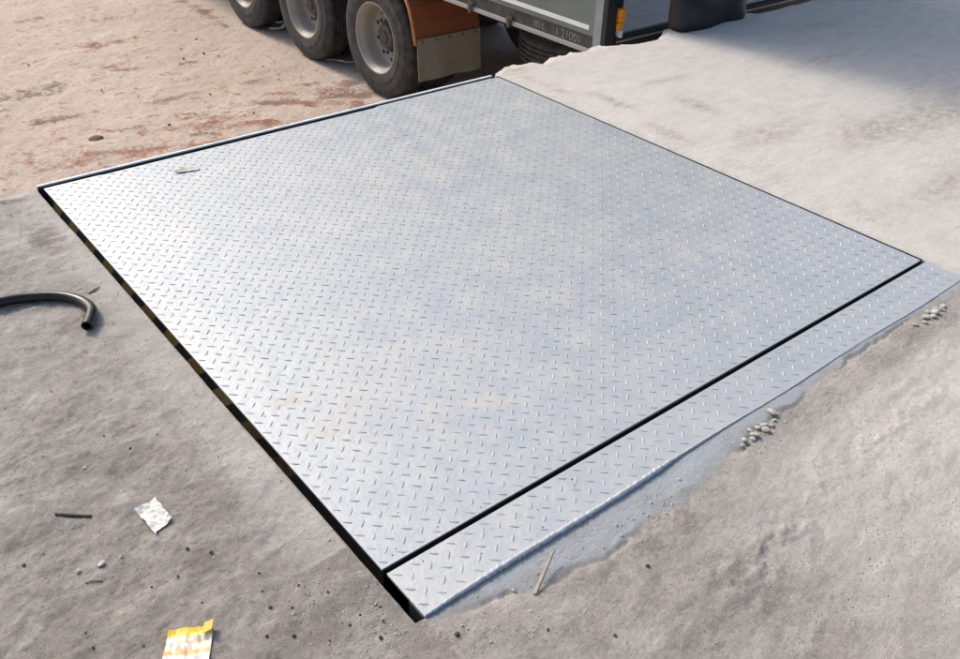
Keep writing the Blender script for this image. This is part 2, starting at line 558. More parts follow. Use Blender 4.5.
PX = np.array([-0.05, 0.026, 0.13, 0.274, 0.5, 0.731, 1.0, 1.236, 1.8, 2.115, 2.3])
PY = np.array([-0.15, -0.178, -0.205, -0.246, -0.262, -0.26, -0.212, -0.190, -0.166, -0.184, -0.17])

xs = axis((-200, -20, 30), (-20, -2, 1.0), (-2, -0.75, 0.04), (-0.75, GAPL, 0.0058), (GAPL, GAPR, 0.0058), (GAPR, 3.2, 0.0115), (3.2, 6.4, 0.024), (6.4, 20, 0.8), (20, 200, 30))
ysn = axis((-200, -20, 30), (-20, -2, 1.0), (-2, -0.9, 0.04), (-0.9, YN, 0.0058), (YN, 0.9, 0.0068), (0.9, 2.2, 0.0105), (2.2, 2.3, 0.0105))
nx, ny = len(xs), len(ysn)
X, Y = np.meshgrid(xs, ysn, indexing='ij')
ed = np.interp(X, ex, ey) + 0.010 * fbm(X, X * 0 + 3.3, 14, 3, 61, 0.6) * (X > GAPR)
t = np.clip((Y - 2.2) / 0.1, 0, 1)
Y = np.where(Y > 2.2, 2.2 + (ed - 2.2) * t, Y)
Z = dock_height(X, Y)
pe = np.interp(X, PX, PY) + 0.02 * fbm(X, Y, 18, 3, 71, 0.6)
paint = sstep(-0.025, 0.05, Y - pe) * sstep(-0.005, 0.02, X + 0.02 * fbm(X, Y, 20, 2, 73)) * (X < GAPR - 0.01) * (Y < 0)
Z -= 0.0016 * (paint > 0.1) * (1 - sstep(0.7, 1.0, X))
Z -= 0.007 * np.exp(-((Y - pe) / 0.0045) ** 2) * (X > 0.05) * (X < 2.1) * np.clip(0.4 + 3 * fbm(X, Y, 6, 2, 77), 0, 1)
# worn front arris
Z -= 0.02 * sstep(0.55, 1.0, t) ** 2 * (0.4 + np.abs(fbm(X, Y, 10, 3, 81)) * 2) * (X > GAPR) + 0.012 * sstep(0.6, 1, t) * (X < 0)
# keep the edges round the steel low enough
lip_d = np.minimum(np.abs(X - GAPL), np.abs(X - GAPR))
Z = np.where((lip_d < 0.05) & (Y > YN - 0.03), np.minimum(Z, -0.0005 - 0.003 * (1 - sstep(0.0, 0.02, lip_d))), Z)
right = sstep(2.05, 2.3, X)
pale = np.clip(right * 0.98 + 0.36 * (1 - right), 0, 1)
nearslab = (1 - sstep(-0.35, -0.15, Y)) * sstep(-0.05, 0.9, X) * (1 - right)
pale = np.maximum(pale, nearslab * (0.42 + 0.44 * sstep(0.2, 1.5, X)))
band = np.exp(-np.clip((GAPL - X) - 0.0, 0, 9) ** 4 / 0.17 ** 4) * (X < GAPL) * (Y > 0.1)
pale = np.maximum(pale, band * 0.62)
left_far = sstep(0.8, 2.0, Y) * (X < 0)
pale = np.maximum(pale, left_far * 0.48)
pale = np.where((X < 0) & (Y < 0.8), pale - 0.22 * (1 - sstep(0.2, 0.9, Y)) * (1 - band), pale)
stain = 0.5 * np.exp(-((X - 2.36 - 0.06 * fbm(X, Y, 3, 2, 95)) / 0.07) ** 2) * (Y > 0.3) * np.clip(0.5 + 2 * fbm(X, Y, 4, 3, 97), 0, 1)
for sx_, sy_, rx, ry, k in ((-0.39, 0.70, 0.08, 0.05, .35), (-0.30, 0.66, 0.09, 0.05, .5), (-0.11, 1.90, 0.05, 0.13, .8), (-0.13, 2.25, 0.05, 0.03, .9), (-0.115, 1.50, 0.03, 0.05, .7), (-0.05, -0.03, 0.05, 0.09, .35),
                            (-0.3, 0.25, 0.1, 0.06, .35), (2.75, 1.0, 0.25, 0.10, .5), (3.2, 0.75, 0.35, 0.14, .6), (3.55, 0.7, 0.5, 0.2, .5), (2.95, 0.25, 0.5, 0.10, .45), (2.75, 1.42, 0.06, 0.15, .6), (2.45, 1.7, 0.05, 0.2, .5), (2.9, 1.75, 0.2, 0.05, .4), (2.35, 2.3, 0.12, 0.05, .5), (3.9, 1.5, 0.3, 0.05, .35), (-0.3, 1.75, 0.1, 0.12, .4), (0.5, -0.52, 0.12, 0.02, .4), (0.6, -0.46, 0.2, 0.015, .4), (4.4, 1.9, 0.3, 0.1, .3), (1.5, -0.35, 0.5, 0.02, .25), (3.0, 1.1, 0.02, 0.3, .25)):
    stain = np.maximum(stain, k * np.exp(-((X - sx_) / rx) ** 2 - ((Y - sy_) / ry) ** 2))
V = np.stack([X.ravel(), Y.ravel(), Z.ravel()], 1)
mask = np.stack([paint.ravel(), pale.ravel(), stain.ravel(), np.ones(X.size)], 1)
I = np.arange(nx * ny).reshape(nx, ny)
q = np.stack([I[:-1, :-1], I[1:, :-1], I[1:, 1:], I[:-1, 1:]], -1)
il, ir, jn = int(np.argmin(abs(xs - GAPL))), int(np.argmin(abs(xs - GAPR))), int(np.argmin(abs(ysn - YN)))
keep = np.ones((nx - 1, ny - 1), bool)
keep[il:ir, jn:] = False
q = q[keep].reshape(-1, 4)


def add_wall(idx, zb):
    global V, mask, q
    n0 = len(V)
    B = V[idx].copy()
    B[:, 2] = zb
    V = np.vstack([V, V[idx], B])                    # own copies keep the arris sharp
    mk = mask[idx] * np.array([0, 1, 1, 1])
    mask = np.vstack([mask, mk, mk])
    a = np.arange(n0, n0 + len(idx))
    b = a + len(idx)
    q = np.vstack([q, np.stack([a[:-1], a[1:], b[1:], b[:-1]], 1)])


add_wall(I[il, jn:], -0.62)
add_wall(I[ir, jn:], -0.62)
add_wall(I[il:ir + 1, jn], -0.62)
add_wall(I[:il + 1, -1], -1.26)
add_wall(I[ir:, -1], -1.26)
n0 = len(V)
pit = np.array([(GAPL, YN, -0.61), (GAPR, YN, -0.61), (GAPR, 2.315, -0.61), (GAPL, 2.315, -0.61), (GAPL, 2.315, -1.26), (GAPR, 2.315, -1.26)])
V = np.vstack([V, pit])
mask = np.vstack([mask, np.tile([0, 0.2, 0.4, 1], (6, 1))])
q = np.vstack([q, [[n0, n0 + 1, n0 + 2, n0 + 3], [n0 + 3, n0 + 2, n0 + 5, n0 + 4]]])
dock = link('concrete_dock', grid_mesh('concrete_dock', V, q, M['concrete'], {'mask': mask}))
tag(dock, kind='structure')

# ------------------------------------------------------------------ yard, 1.29 m below the dock
ZY = -1.29


def yk(x, y):
    return (-0.6626 + (x + 0.6626) * 1.0333, -1.0959 + (y + 1.0959) * 1.0333)


xs = axis((-400, -40, 60), (-40, -4, 3), (-4, -0.5, 0.12), (-0.5, 4.6, 0.02), (4.6, 8, 0.15), (8, 40, 3), (40, 400, 60))
ys = axis((2.2, 4.2, 0.1), (4.2, 9.2, 0.022), (9.2, 13, 0.05), (13, 40, 1.5), (40, 800, 60))
X, Y = np.meshgrid(xs, ys, indexing='ij')
Z = ZY + 0.018 * fbm(X, Y, 0.9, 3, 5) + 0.012 * fbm(X, Y, 5, 5, 15, 0.7) + 0.006 * np.maximum(0, fbm(X, Y, 16, 3, 25))
flat = sstep(3.2, 3.5, X) * (1 - sstep(6, 7, X))
Z = Z * (1 - flat) + (ZY - 0.004) * flat
red, dark, wet = [np.zeros_like(X) for _ in range(3)]


def blob(A, x, y, rx, ry, k, a=0):
    x, y = yk(x, y)
    ca, sa = math.cos(a), math.sin(a)
    u, v_ = (X - x) * ca + (Y - y) * sa, -(X - x) * sa + (Y - y) * ca
    np.maximum(A, k * np.exp(-(u / rx) ** 2 - (v_ / ry) ** 2), out=A)


for b_ in ((1.95, 7.85, .30, .16, .62), (1.78, 7.07, .22, .12, .5), (1.22, 5.24, .5, .10, .62, -.3), (0.82, 5.24, .3, .10, .55, -.3), (2.6, 5.50, .5, .12, .5, -.6), (1.98, 5.52, .3, .1, .5, -.5), (1.4, 5.1, 1.2, .22, .38, -.25),
           (2.3, 8.7, .3, .1, .45), (3.1, 5.5, .35, .1, .5, -.6), (0.6, 5.5, .5, .3, .3), (3.25, 8.6, .1, .7, .5), (2.0, 5.3, .9, .12, .5, -.5), (2.6, 5.75, .25, .08, .5, -.5), (2.2, 5.2, .3, .1, .55, -.5), (3.0, 5.2, .4, .12, .55, -.6), (0.4, 6.5, .4, .25, .35)):
    blob(red, *b_)
for b_ in ((1.05, 6.9, .35, .18, .5), (1.0, 6.2, .3, .13, .5), (1.90, 6.12, .20, .10, .72), (1.42, 5.66, .10, .05, .7), (1.1, 5.6, .09, .045, .6), (1.5, 9.07, .3, .12, .45), (1.9, 7.86, .12, .07, .5), (2.98, 7.35, .05, .05, .5), (2.3, 8.72, .16, .05, .5),
           (2.6, 6.1, .2, .06, .4), (1.6, 5.8, .08, .04, .5), (3.2, 5.4, .3, .1, .6), (2.05, 6.0, .12, .05, .7), (1.75, 5.25, .14, .05, .6, -.4), (3.05, 5.75, .1, .05, .6), (2.4, 6.9, .12, .06, .5), (2.75, 7.1, .10, .05, .5), (3.2, 8.2, .1, .6, .5)):
    blob(dark, *b_)
for b_ in ((2.52, 5.54, .20, .085, .8, -.6), (3.2, 5.33, .24, .10, .8, -.6), (3.35, 5.6, .2, .1, .6)):
    blob(wet, *b_)
Z -= 0.012 * wet
V = np.stack([X.ravel(), Y.ravel(), Z.ravel()], 1)
mask = np.stack([red.ravel(), dark.ravel(), wet.ravel(), np.ones(X.size)], 1)
I = np.arange(X.size).reshape(X.shape)
q = np.stack([I[:-1, :-1], I[1:, :-1], I[1:, 1:], I[:-1, 1:]], -1).reshape(-1, 4)
yard = link('yard_ground', grid_mesh('yard_ground', V, q, M['yard'], {'mask': mask}))
tag(yard, kind='structure')

# ------------------------------------------------------------------ dock leveller
lev = empty('dock_leveller', (0, 0, 0))
tag(lev, 'large silver painted steel tread plate dock leveller let into the concrete', 'dock leveller')


def deck_z(X, Y):
    return 0.002 * fbm(X, Y, 1.1, 2, 91)


xs, ys = axis((0, W, 0.025)), axis((0, L, 0.025))
X, Y = np.meshgrid(xs, ys, indexing='ij')
Z = deck_z(X, Y)
# slightly worn far edge: the plate does not run quite straight along the lip
Y = Y + (Y > L - 0.001) * 0.005 * np.sign(vnoise(X * 1.1, X * 0 + 2.2, 5)) * (X > 0.2)
dust = np.zeros_like(X)
for x_, y_, rx, ry, k in ((.289, .443, .07, .035, .75), (.144, .453, .09, .06, .5), (.237, .508, .08, .04, .55), (.577, .278, .03, .06, .55), (.50, .876, .03, .05, .6), (.122, .62, .08, .05, .5), (2.0, 1.85, .3, .15, .35), (.35, .62, .25, .15, .32),
                          (.2, 1.9, .25, .2, .3), (1.0, .55, .12, .2, .25), (1.2, 1.6, .6, .3, .35), (1.6, .4, .3, .15, .25), (.05, 1.3, .1, .3, .35), (.45, .3, .2, .1, .4), (1.5, 2.0, .5, .2, .35)):
    dust = np.maximum(dust, k * np.exp(-((X - x_) / rx) ** 2 - ((Y - y_) / ry) ** 2))
V = np.stack([X.ravel(), Y.ravel(), Z.ravel()], 1)
mask = np.stack([dust.ravel()] * 3 + [np.ones(X.size)], 1)
I = np.arange(X.size).reshape(X.shape)
q = np.stack([I[:-1, :-1], I[1:, :-1], I[1:, 1:], I[:-1, 1:]], -1).reshape(-1, 4)


def rim_down(border, zb):
    global V, mask, q
    n0 = len(V)
    B = V[border].copy()
    B[:, 2] = zb
    V = np.vstack([V, V[border], B])
    mask = np.vstack([mask, mask[border], mask[border]])
    a = np.arange(n0, n0 + len(border))
    b = a + len(border)
    q = np.vstack([q, np.stack([a[:-1], a[1:], b[1:], b[:-1]], 1)])


rim_down(np.concatenate([I[:, 0], I[-1, 1:], I[::-1, -1][1:], I[0, ::-1][1:]]), -0.0055)
deck = link('deck', grid_mesh('deck', V, q, M['deck'], {'mask': mask}), lev)


def lug_shape(l=0.0262, w_=0.0070, h=0.0017, n=5):
    """one raised lens of the tread pattern, along X"""
    v, f = [], []
    for i in range(n + 1):
        u = -1 + 2 * i / n
        hw = w_ / 2 * (1 - u * u) ** 0.75 + 0.0003
        hh = h * (1 - u * u) ** 0.4 + 0.0001
        x = u * l / 2
        v += [(x, -hw, -0.0004), (x, -hw * 0.42, hh), (x, hw * 0.42, hh), (x, hw, -0.0004)]
    for i in range(n):
        for k in range(3):
            a = i * 4 + k
            f.append((a, a + 4, a + 5, a + 1))
    return v, f


lv, lf = lug_shape()
lug_mesh = MB().add(lv, lf).mesh('tread_lug', M['lug'], False)
PIT = 0.0477
CAMXY = Vector((-0.6626, -1.0959, 1.5))


def lug_lattice(x0, x1, y0, y1, zf):
    out = []
    j = 0
    nxx, nyy = int((x1 - x0) / PIT) + 3, int((y1 - y0) / PIT) + 3
    for i in range(-1, nxx):
        for j in range(-1, nyy):
            for s in (0, 1):
                x = (i + 0.28 + 0.5 * s) * PIT + x0
                y = (j + 0.32 + 0.5 * s) * PIT + y0
                if not (x0 + 0.009 < x < x1 - 0.009 and y0 + 0.009 < y < y1 - 0.009): continue
                a = (-math.pi / 4 if s == 0 else math.pi / 4) + rnd.uniform(-0.05, 0.05)
                out.append((x, y, zf(x, y), a, rnd.uniform(0.88, 1.08), rnd.uniform(0.65, 1.15)))
    out.sort(key=lambda p: (Vector(p[:3]) - CAMXY).length)
    return out


def place_lugs(items, parent, limit=300):
    for (x, y, z, a, s, hs) in items[:limit]:
        o = link('tread_lug', lug_mesh, parent)
        o.location = (x, y, z)
        o.rotation_euler = (0, 0, a)
        o.scale = (s, s, hs)
    rest = items[limit:]
    if rest:
        base = np.array(lv)
        vs_, fs = [], []
        for (x, y, z, a, s, hs) in rest:
            ca, sa = math.cos(a), math.sin(a)
            n0 = len(vs_)
            vs_ += [(x + s * (p[0] * ca - p[1] * sa), y + s * (p[0] * sa + p[1] * ca), z + p[2] * hs) for p in base]
            fs += [tuple(i + n0 for i in f_) for f_ in lf]
        o = MB().add(vs_, fs).build('raised_tread', M['lug'], parent)
        tag(o, kind='stuff')


def dz1(x, y):
    return float(deck_z(np.array([x]), np.array([y]))[0])


place_lugs(lug_lattice(0.0, W, 0.0, L - 0.004, dz1), deck)

# rear strip of the frame, its weld and the lugs on it
mb = MB().box((0.002, -0.1536, -0.006), (W + 0.008, -0.0165, 0.0))
strip = mb.build('rear_strip', M['deck'], lev)
place_lugs(lug_lattice(0.004, W, -0.142, -0.0165, lambda x, y: 0.0), strip)
pts, rd = [], []
for i in range(420):
    x = 0.004 + i * 0.0053
    amp = float(np.interp(x, [0, .06, .2, .72, .80, 1.05, 1.25, 2.3], [.45, .8, 1.0, 1.0, .45, .22, .18, .16]))
    r_ = 0.0068 * amp * (1 + 0.30 * math.sin(i * 1.9) * rnd.random() + rnd.uniform(-.2, .2))
    pts.append((x, -0.1525 + 0.0025 * math.sin(x * 9) + rnd.uniform(-.001, .001), 0.0005))
    rd.append(r_)
MB().tube(pts, rd, 8).build('weld_bead', M['weld'], strip, smooth=True)

sp = MB()
for i in range(150):
    x, y = rnd.uniform(0.02, W - 0.02), rnd.uniform(-0.12, L - 0.03)
    if i > 90: x, y = rnd.gauss(1.75, 0.12), rnd.gauss(0.32, 0.08)
    if i > 110: x, y = rnd.uniform(0.02, 0.9), rnd.uniform(-0.14, 0.05)
    if -0.03 < y < 0.012: continue
    r_ = rnd.uniform(0.0012, 0.003)
    z = dz1(x, y) if y > 0 else 0.0
    a = rnd.uniform(0, 6.28)
    sp.add([(x + r_ * math.cos(a + k * 1.257) * rnd.uniform(.6, 1.6), y + r_ * math.sin(a + k * 1.257) * rnd.uniform(.6, 1.3), z - 0.0003) for k in range(5)] + [(x, y, z + r_ * 0.6)],
           [(k, (k + 1) % 5, 5) for k in range(5)])
tag(sp.build('dirt_specks', M['stone_dark']), 'dark dirt specks scattered on the steel deck', 'dirt', kind='stuff')

# dark frame below the plates
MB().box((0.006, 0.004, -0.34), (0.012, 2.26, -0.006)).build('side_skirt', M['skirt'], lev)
MB().box((W - 0.012, 0.004, -0.34), (W - 0.006, 2.26, -0.006)).build('side_skirt', M['black_steel'], lev)
MB().box((W + 0.0065, 0.0, -0.10), (W + 0.0115, 2.29, -0.001)).build('gap_shade_strip', M['black_steel'], lev)  # black strip added to put shade into the open gap right of the deck
MB().box((0.01, 0.003, -0.12), (W - 0.01, 0.008, -0.006)).build('rear_beam', M['black_steel'], lev)
for xb in (0.3, 0.72, 1.1, 1.5, 1.92):
    MB().box((xb, 0.03, -0.16), (xb + 0.06, 2.22, -0.0095)).build('beam', M['black_steel'], lev)
MB().box((0.0, -0.148, -0.55), (W, -0.10, -0.0065)).build('rear_frame', M['black_steel'], lev)
MB().tube([(0.02, -0.02, -0.05), (W - 0.02, -0.02, -0.05)], 0.02, 10).build('hinge_rod', M['black_steel'], lev, smooth=True)
# folded lip: body black as painted gap shade, its top edge is the thin light line along the far side
pts = [(0.0 - 0.016, 2.298), (W - 0.02, 2.298), (W - 0.02, 2.311), (-0.016, 2.311)]
MB().prism(pts, 'z', -0.42, -0.002).build('lip', M['black_steel'], lev)
MB().prism([(-0.016, 2.3005), (W - 0.02, 2.3005), (W - 0.02, 2.312), (-0.016, 2.312)], 'z', -0.0018, 0.004).build('lip_edge', M['lip'], lev)
MB().box((0.02, 2.284, -0.07), (W - 0.03, 2.2985, -0.018)).build('lip_hinge', M['black_steel'], lev)
# concrete grout shelf that carries the frame at the pit corners
for xb in (0.05, W - 0.15):
    MB().box((xb, 0.1, -0.605), (xb + 0.1, 0.2, -0.161)).build('lift_leg', M['black_steel'], lev)

# ------------------------------------------------------------------ box trailer in the next bay
TX0, TX1 = 3.45, 5.90
TY0, TY1 = 2.72, 14.2
tr = empty('box_trailer', (TX0 + 1.2, 6.6, ZY))
tag(tr, 'dark grey green box trailer backed up to the dock, on three axles', 'trailer')
TI = tr.location.copy()


def tp(mb, name, mat, parent=None, **kw):
    """mesh built in world metres, parented to the trailer"""
    o = mb.build(name, mat, parent or tr, **kw)
    if parent is None: o.location = -TI
    return o


ZT = 2.55
tp(MB().box((TX0, TY0 + 0.10, -0.135), (TX0 + 0.04, TY1, ZT)), 'side_panel', M['box'])
tp(MB().box((TX1 - 0.04, TY0 + 0.10, -0.135), (TX1, TY1, ZT)), 'side_panel', M['box'])
tp(MB().box((TX0, TY0 + 0.002, ZT), (TX1, TY1, ZT + 0.05)), 'roof', M['tarp'])  # unseen roof; translucency added so daylight reaches the trailer floor
tp(MB().box((TX0 + 0.041, TY1 - 0.05, -0.13), (TX1 - 0.041, TY1 - 0.002, ZT - 0.002)), 'front_wall', M['box'])
tp(MB().box((TX0 - 0.003, 2.865, -0.103), (TX0 + 0.002, TY1 - 0.1, -0.075)), 'white_stripe', M['white'])
bd = tp(MB().box((TX0 + 0.006, TY0 + 0.06, -0.215), (TX0 + 0.035, TY1, -0.137)), 'skirt_board', M['board'])
rail = tp(MB().prism([(TX0 - 0.006, -0.245), (TX0 + 0.05, -0.245), (TX0 + 0.05, -0.217), (TX0 + 0.004, -0.217), (TX0 + 0.004, -0.224), (TX0 - 0.006, -0.224)], 'y', TY0 + 0.10, TY1), 'bottom_rail', M['alu'])
for yy in (3.62, 4.05, 5.0, 6.0, 7.0, 8.0):
    tp(MB().box((TX0 - 0.014, yy - 0.028, -0.25), (TX0 - 0.0065, yy + 0.028, -0.185)).box((TX0 - 0.022, yy - 0.012, -0.262), (TX0 - 0.0145, yy + 0.012, -0.2)), 'rail_latch', M['hub'])
tp(MB().box((TX0 - 0.004, TY0 + 0.035, -0.22), (TX0 + 0.03, TY0 + 0.099, ZT - 0.002)), 'edge_trim', M['grey_post'])
tp(MB().box((TX0 - 0.002, TY0, -0.24), (TX0 + 0.085, TY0 + 0.033, ZT - 0.002)).box((TX0 + 0.032, TY0 + 0.034, -0.24), (TX0 + 0.085, TY0 + 0.09, ZT - 0.002)), 'corner_post', M['post'])
tp(MB().box((TX1 - 0.085, TY0, -0.24), (TX1 + 0.002, TY0 + 0.09, ZT - 0.002)), 'corner_post', M['post'])
lp = tp(MB().box((TX0 + 0.092, TY0 - 0.022, -0.035), (TX0 + 0.145, TY0 + 0.02, 0.045)).box((TX0 + 0.092, TY0 - 0.016, -0.085), (TX0 + 0.138, TY0 + 0.02, -0.039)), 'tail_light', M['lamp'], bevel=0.006)
tp(MB().box((TX0 + 0.112, TY0 - 0.012, -0.15), (TX0 + 0.14, TY0 + 0.02, -0.09)), 'reflector', M['white'])
tp(MB().box((TX0 + 0.086, TY0 + 0.021, -0.15), (TX0 + 0.155, TY0 + 0.05, ZT - 0.01)), 'lamp_board', M['post'])
tp(MB().box((TX1 - 0.145, TY0 - 0.022, -0.035), (TX1 - 0.092, TY0 + 0.02, 0.045)), 'tail_light', M['lamp'], bevel=0.006)
# floor: pressed planks
nfl = 12
for i in range(nfl):
    a = TX0 + 0.16 + i * (TX1 - TX0 - 0.32) / nfl
    b = a + (TX1 - TX0 - 0.32) / nfl - 0.006
    tp(MB().box((a, TY0 + 0.045, -0.16), (b, TY1 - 0.06, -0.12)), 'floor_plank', M['floor'])
tp(MB().box((TX0 + 0.09, TY0 - 0.012, -0.24), (TX1 - 0.09, TY0 + 0.04, -0.128)), 'rear_sill', M['post'], bevel=0.006)
tp(MB().box((TX0 + 0.09, TY0 - 0.018, -0.160), (TX1 - 0.09, TY0 - 0.0125, -0.148)), 'sill_bead', M['alu'])
for xb in (4.15, 5.1):
    tp(MB().box((xb, TY0 + 0.2, -0.56), (xb + 0.12, TY1, -0.245)), 'chassis_beam', M['black_steel'])
for yy in np.arange(3.1, 14, 0.9):
    tp(MB().box((TX0 + 0.06, yy, -0.244), (TX1 - 0.06, yy + 0.08, -0.165)), 'cross_member', M['black_steel'])
tp(MB().box((TX0 + 0.15, TY0 + 0.06, -0.78), (TX1 - 0.15, TY0 + 0.16, -0.66)).box((4.17, TY0 + 0.08, -0.67), (4.25, TY0 + 0.14, -0.3)).box((5.12, TY0 + 0.08, -0.67), (5.2, TY0 + 0.14, -0.3)), 'rear_bumper', M['black_steel'])
# lettering on the skirt board (only its right half can be read)
def lettering(txt, y_right, z, size, k):
    cu = bpy.data.curves.new('text', 'FONT')
    cu.body = txt
    cu.size = size
    cu.align_x = 'RIGHT'
    cu.extrude = 0.0015
    tmp = bpy.data.objects.new('text', cu)
    COL.objects.link(tmp)
    dg = bpy.context.evaluated_depsgraph_get()
    me = bpy.data.meshes.new_from_object(tmp.evaluated_get(dg))
    bpy.data.objects.remove(tmp)
    me.materials.clear()
    me.materials.append(M['letter'])
    # text x runs towards -Y, text y up, facing -X
    me.transform(Matrix(((0, 0, -1, TX0 + 0.005), (-k, 0, 0, y_right), (0, 1, 0, z), (0, 0, 0, 1))))
    o = link('lettering', me, tr)
    o.location = -TI
    return o
lettering('1 21001', 2.93, -0.207, 0.078, 0.95)
lettering('IEI:L', 3.27, -0.200, 0.060, 1.1)

WR = 0.505
WZ = ZY + WR - 0.006
WY = (5.41, 6.66, 7.95)


def tyre_profile(x0, wd):
    c = x0
    p = [(c + 0.035, 0.288), (c + 0.012, 0.298), (c + 0.004, 0.33), (c + 0.000, 0.375), (c + 0.004, 0.378), (c + 0.003, 0.42), (c + 0.010, 0.452), (c + 0.016, 0.455), (c + 0.026, 0.483), (c + 0.042, WR - 0.006)]
    n = 4
    a, b = c + 0.042, c + wd - 0.042
    st = (b - a) / (n + 1)
    p.append((a + 0.006, WR - 0.002))
    for k in range(1, n + 1):
        xc = a + k * st
        p += [(xc - 0.006, WR), (xc - 0.004, WR - 0.013), (xc + 0.004, WR - 0.013), (xc + 0.006, WR)]
    q_ = [(2 * c + wd - x, r) for x, r in p[:10]][::-1]
    return p + [(b - 0.006, WR - 0.002)] + q_


def wheel(y, xo, s):
    """dual wheel: outer face at xo, s=+1 body lies at larger x"""
    def fl(prof):
        return [(xo + s * x, r) for x, r in prof]
    wrt = MB().lathe_x(fl(tyre_profile(0, 0.285)), y, WZ, 72)
    wr = tp(wrt, 'wheel', M['tyre'], angle=40)
    rim_p = [(0.036, 0.287), (0.022, 0.300), (0.014, 0.303), (0.010, 0.298), (0.012, 0.290), (0.022, 0.283), (0.040, 0.276), (0.055, 0.262), (0.085, 0.256), (0.13, 0.250), (0.165, 0.245), (0.178, 0.232), (0.182, 0.19), (0.176, 0.145)]
    rm = MB().lathe_x(fl(rim_p), y, WZ, 64).build('rim', M['rim'], wr, smooth=True)
    hub_p = [(0.176, 0.146), (0.165, 0.122), (0.150, 0.112), (0.130, 0.106), (0.115, 0.098), (0.108, 0.08), (0.106, 0.055), (0.092, 0.05), (0.090, 0.0005)]
    MB().lathe_x(fl(hub_p), y, WZ, 40).build('hub', M['hub'], wr, angle=35)
    nut = MB()
    for k in range(10):
        a = 2 * math.pi * k / 10
        cy, cz = y + 0.166 * math.cos(a), WZ + 0.166 * math.sin(a)
        nut.lathe_x(fl([(0.181, 0.017), (0.170, 0.016), (0.168, 0.011), (0.160, 0.010), (0.158, 0.0004)]), cy, cz, 6)
    tag(nut.build('wheel_nuts', M['hub'], wr), kind='stuff')
    hol = MB()
    for k in range(10):
        a = 2 * math.pi * (k + 0.5) / 10
        cy, cz = y + 0.212 * math.cos(a), WZ + 0.212 * math.sin(a)
        hol.lathe_x(fl([(0.1785, 0.019), (0.1775, 0.0165), (0.1795, 0.0004)]), cy, cz, 12)
    tag(hol.build('hand_holes', M['post'], wr), kind='stuff')
    tp(MB().lathe_x(fl(tyre_profile(0.325, 0.285)), y, WZ, 72), 'inner_tyre', M['tyre'], angle=40)
    tp(MB().lathe_x(fl([(0.35, 0.287), (0.36, 0.10), (0.60, 0.10), (0.60, 0.287)]), y, WZ, 40), 'inner_rim', M['hub'])


for y in WY:
    wheel(y, 3.475, 1)
    wheel(y, 5.875, -1)
    tp(MB().tube([(3.9, y, WZ), (5.45, y, WZ)], 0.07, 14), 'axle', M['black_steel'], smooth=True)
    for xb in (4.16, 5.11):
        tp(MB().box((xb, y - 0.45, -0.70), (xb + 0.09, y + 0.45, -0.64)).box((xb, y - 0.08, -0.645), (xb + 0.09, y + 0.08, -0.56)), 'leaf_spring', M['black_steel'])
# mudguard behind the rear wheel: leaning panel with a rolled edge, rubber flap below
pan = [(4.745, -0.645), (4.775, -0.52), (4.82, -0.40), (4.90, -0.285), (4.91, -0.285), (4.83, -0.40), (4.785, -0.52), (4.757, -0.645)]
mg = tp(MB().prism(pan, 'x', 3.445, 4.10), 'mudguard', M['orange'])
MB().tube([(3.44, 4.74, -0.675), (3.438, 4.745, -0.64), (3.438, 4.775, -0.52), (3.438, 4.82, -0.40), (3.438, 4.90, -0.285)], 0.0135, 8).build('rolled_edge', M['orange_edge'], mg, smooth=True)
fm = MB()
nn = 14
for side, dy in ((0, 0), (1, 0.008)):
    for i in range(nn + 1):
        for j in range(9):
            x = 3.452 + 0.64 * i / nn
            z = -0.630 - (0.335 + 0.004 * math.sin(i * 0.7)) * j / 8
            y = 4.728 + dy + 0.010 * math.sin(i * 0.9) * j / 8 - 0.02 * (j / 8) ** 2
            fm.v.append((x, y, z))
n1 = (nn + 1) * 9
for i in range(nn):
    for j in range(8):
        a = i * 9 + j
        fm.f.append((a, a + 1, a + 10, a + 9))
        fm.f.append((a + n1, a + 9 + n1, a + 10 + n1, a + 1 + n1))
    fm.f.append((i * 9 + 8, i * 9 + 8 + n1, i * 9 + 17 + n1, i * 9 + 17))
    fm.f.append((i * 9, i * 9 + 9, i * 9 + 9 + n1, i * 9 + n1))
for i in (0, nn):
    for j in range(8):
        a = i * 9 + j
        fm.f.append((a, a + n1, a + 1 + n1, a + 1))
fl = tp(fm, 'mud_flap', M['flap'], angle=40)
for k in range(5):
    MB().tube([(3.50 + k * 0.135, 4.729, -0.652), (3.50 + k * 0.135, 4.720, -0.652)], 0.009, 6).build('bolt', M['hub'], fl)
tp(MB().tube([(4.10, 4.78, -0.5), (4.20, 4.78, -0.45)], 0.02, 8), 'guard_stay', M['black_steel'])
# spare wheel slung below the rear overhang
spx = [(3.62, .0)]
sw = MB()
prof = tyre_profile(0, 0.27)
m_ = len(prof)
for i in range(48):
    a = 2 * math.pi * i / 48
    for h_, r_ in prof:
        sw.v.append((4.42 + r_ * math.cos(a), 3.85 + r_ * math.sin(a), -0.74 + h_))
for i in range(48):
    j = (i + 1) % 48
    for k in range(m_ - 1):
        sw.f.append((i * m_ + k, j * m_ + k, j * m_ + k + 1, i * m_ + k + 1))
spare = tp(sw, 'spare_tyre', M['tyre'], angle=40)
tp(MB().box((3.95, 3.80, -0.76), (4.95, 3.90, -0.742)).box((4.0, 3.8, -0.742), (4.03, 3.9, -0.5)).box((4.85, 3.8, -0.742), (4.88, 3.9, -0.5)), 'spare_carrier', M['black_steel'])

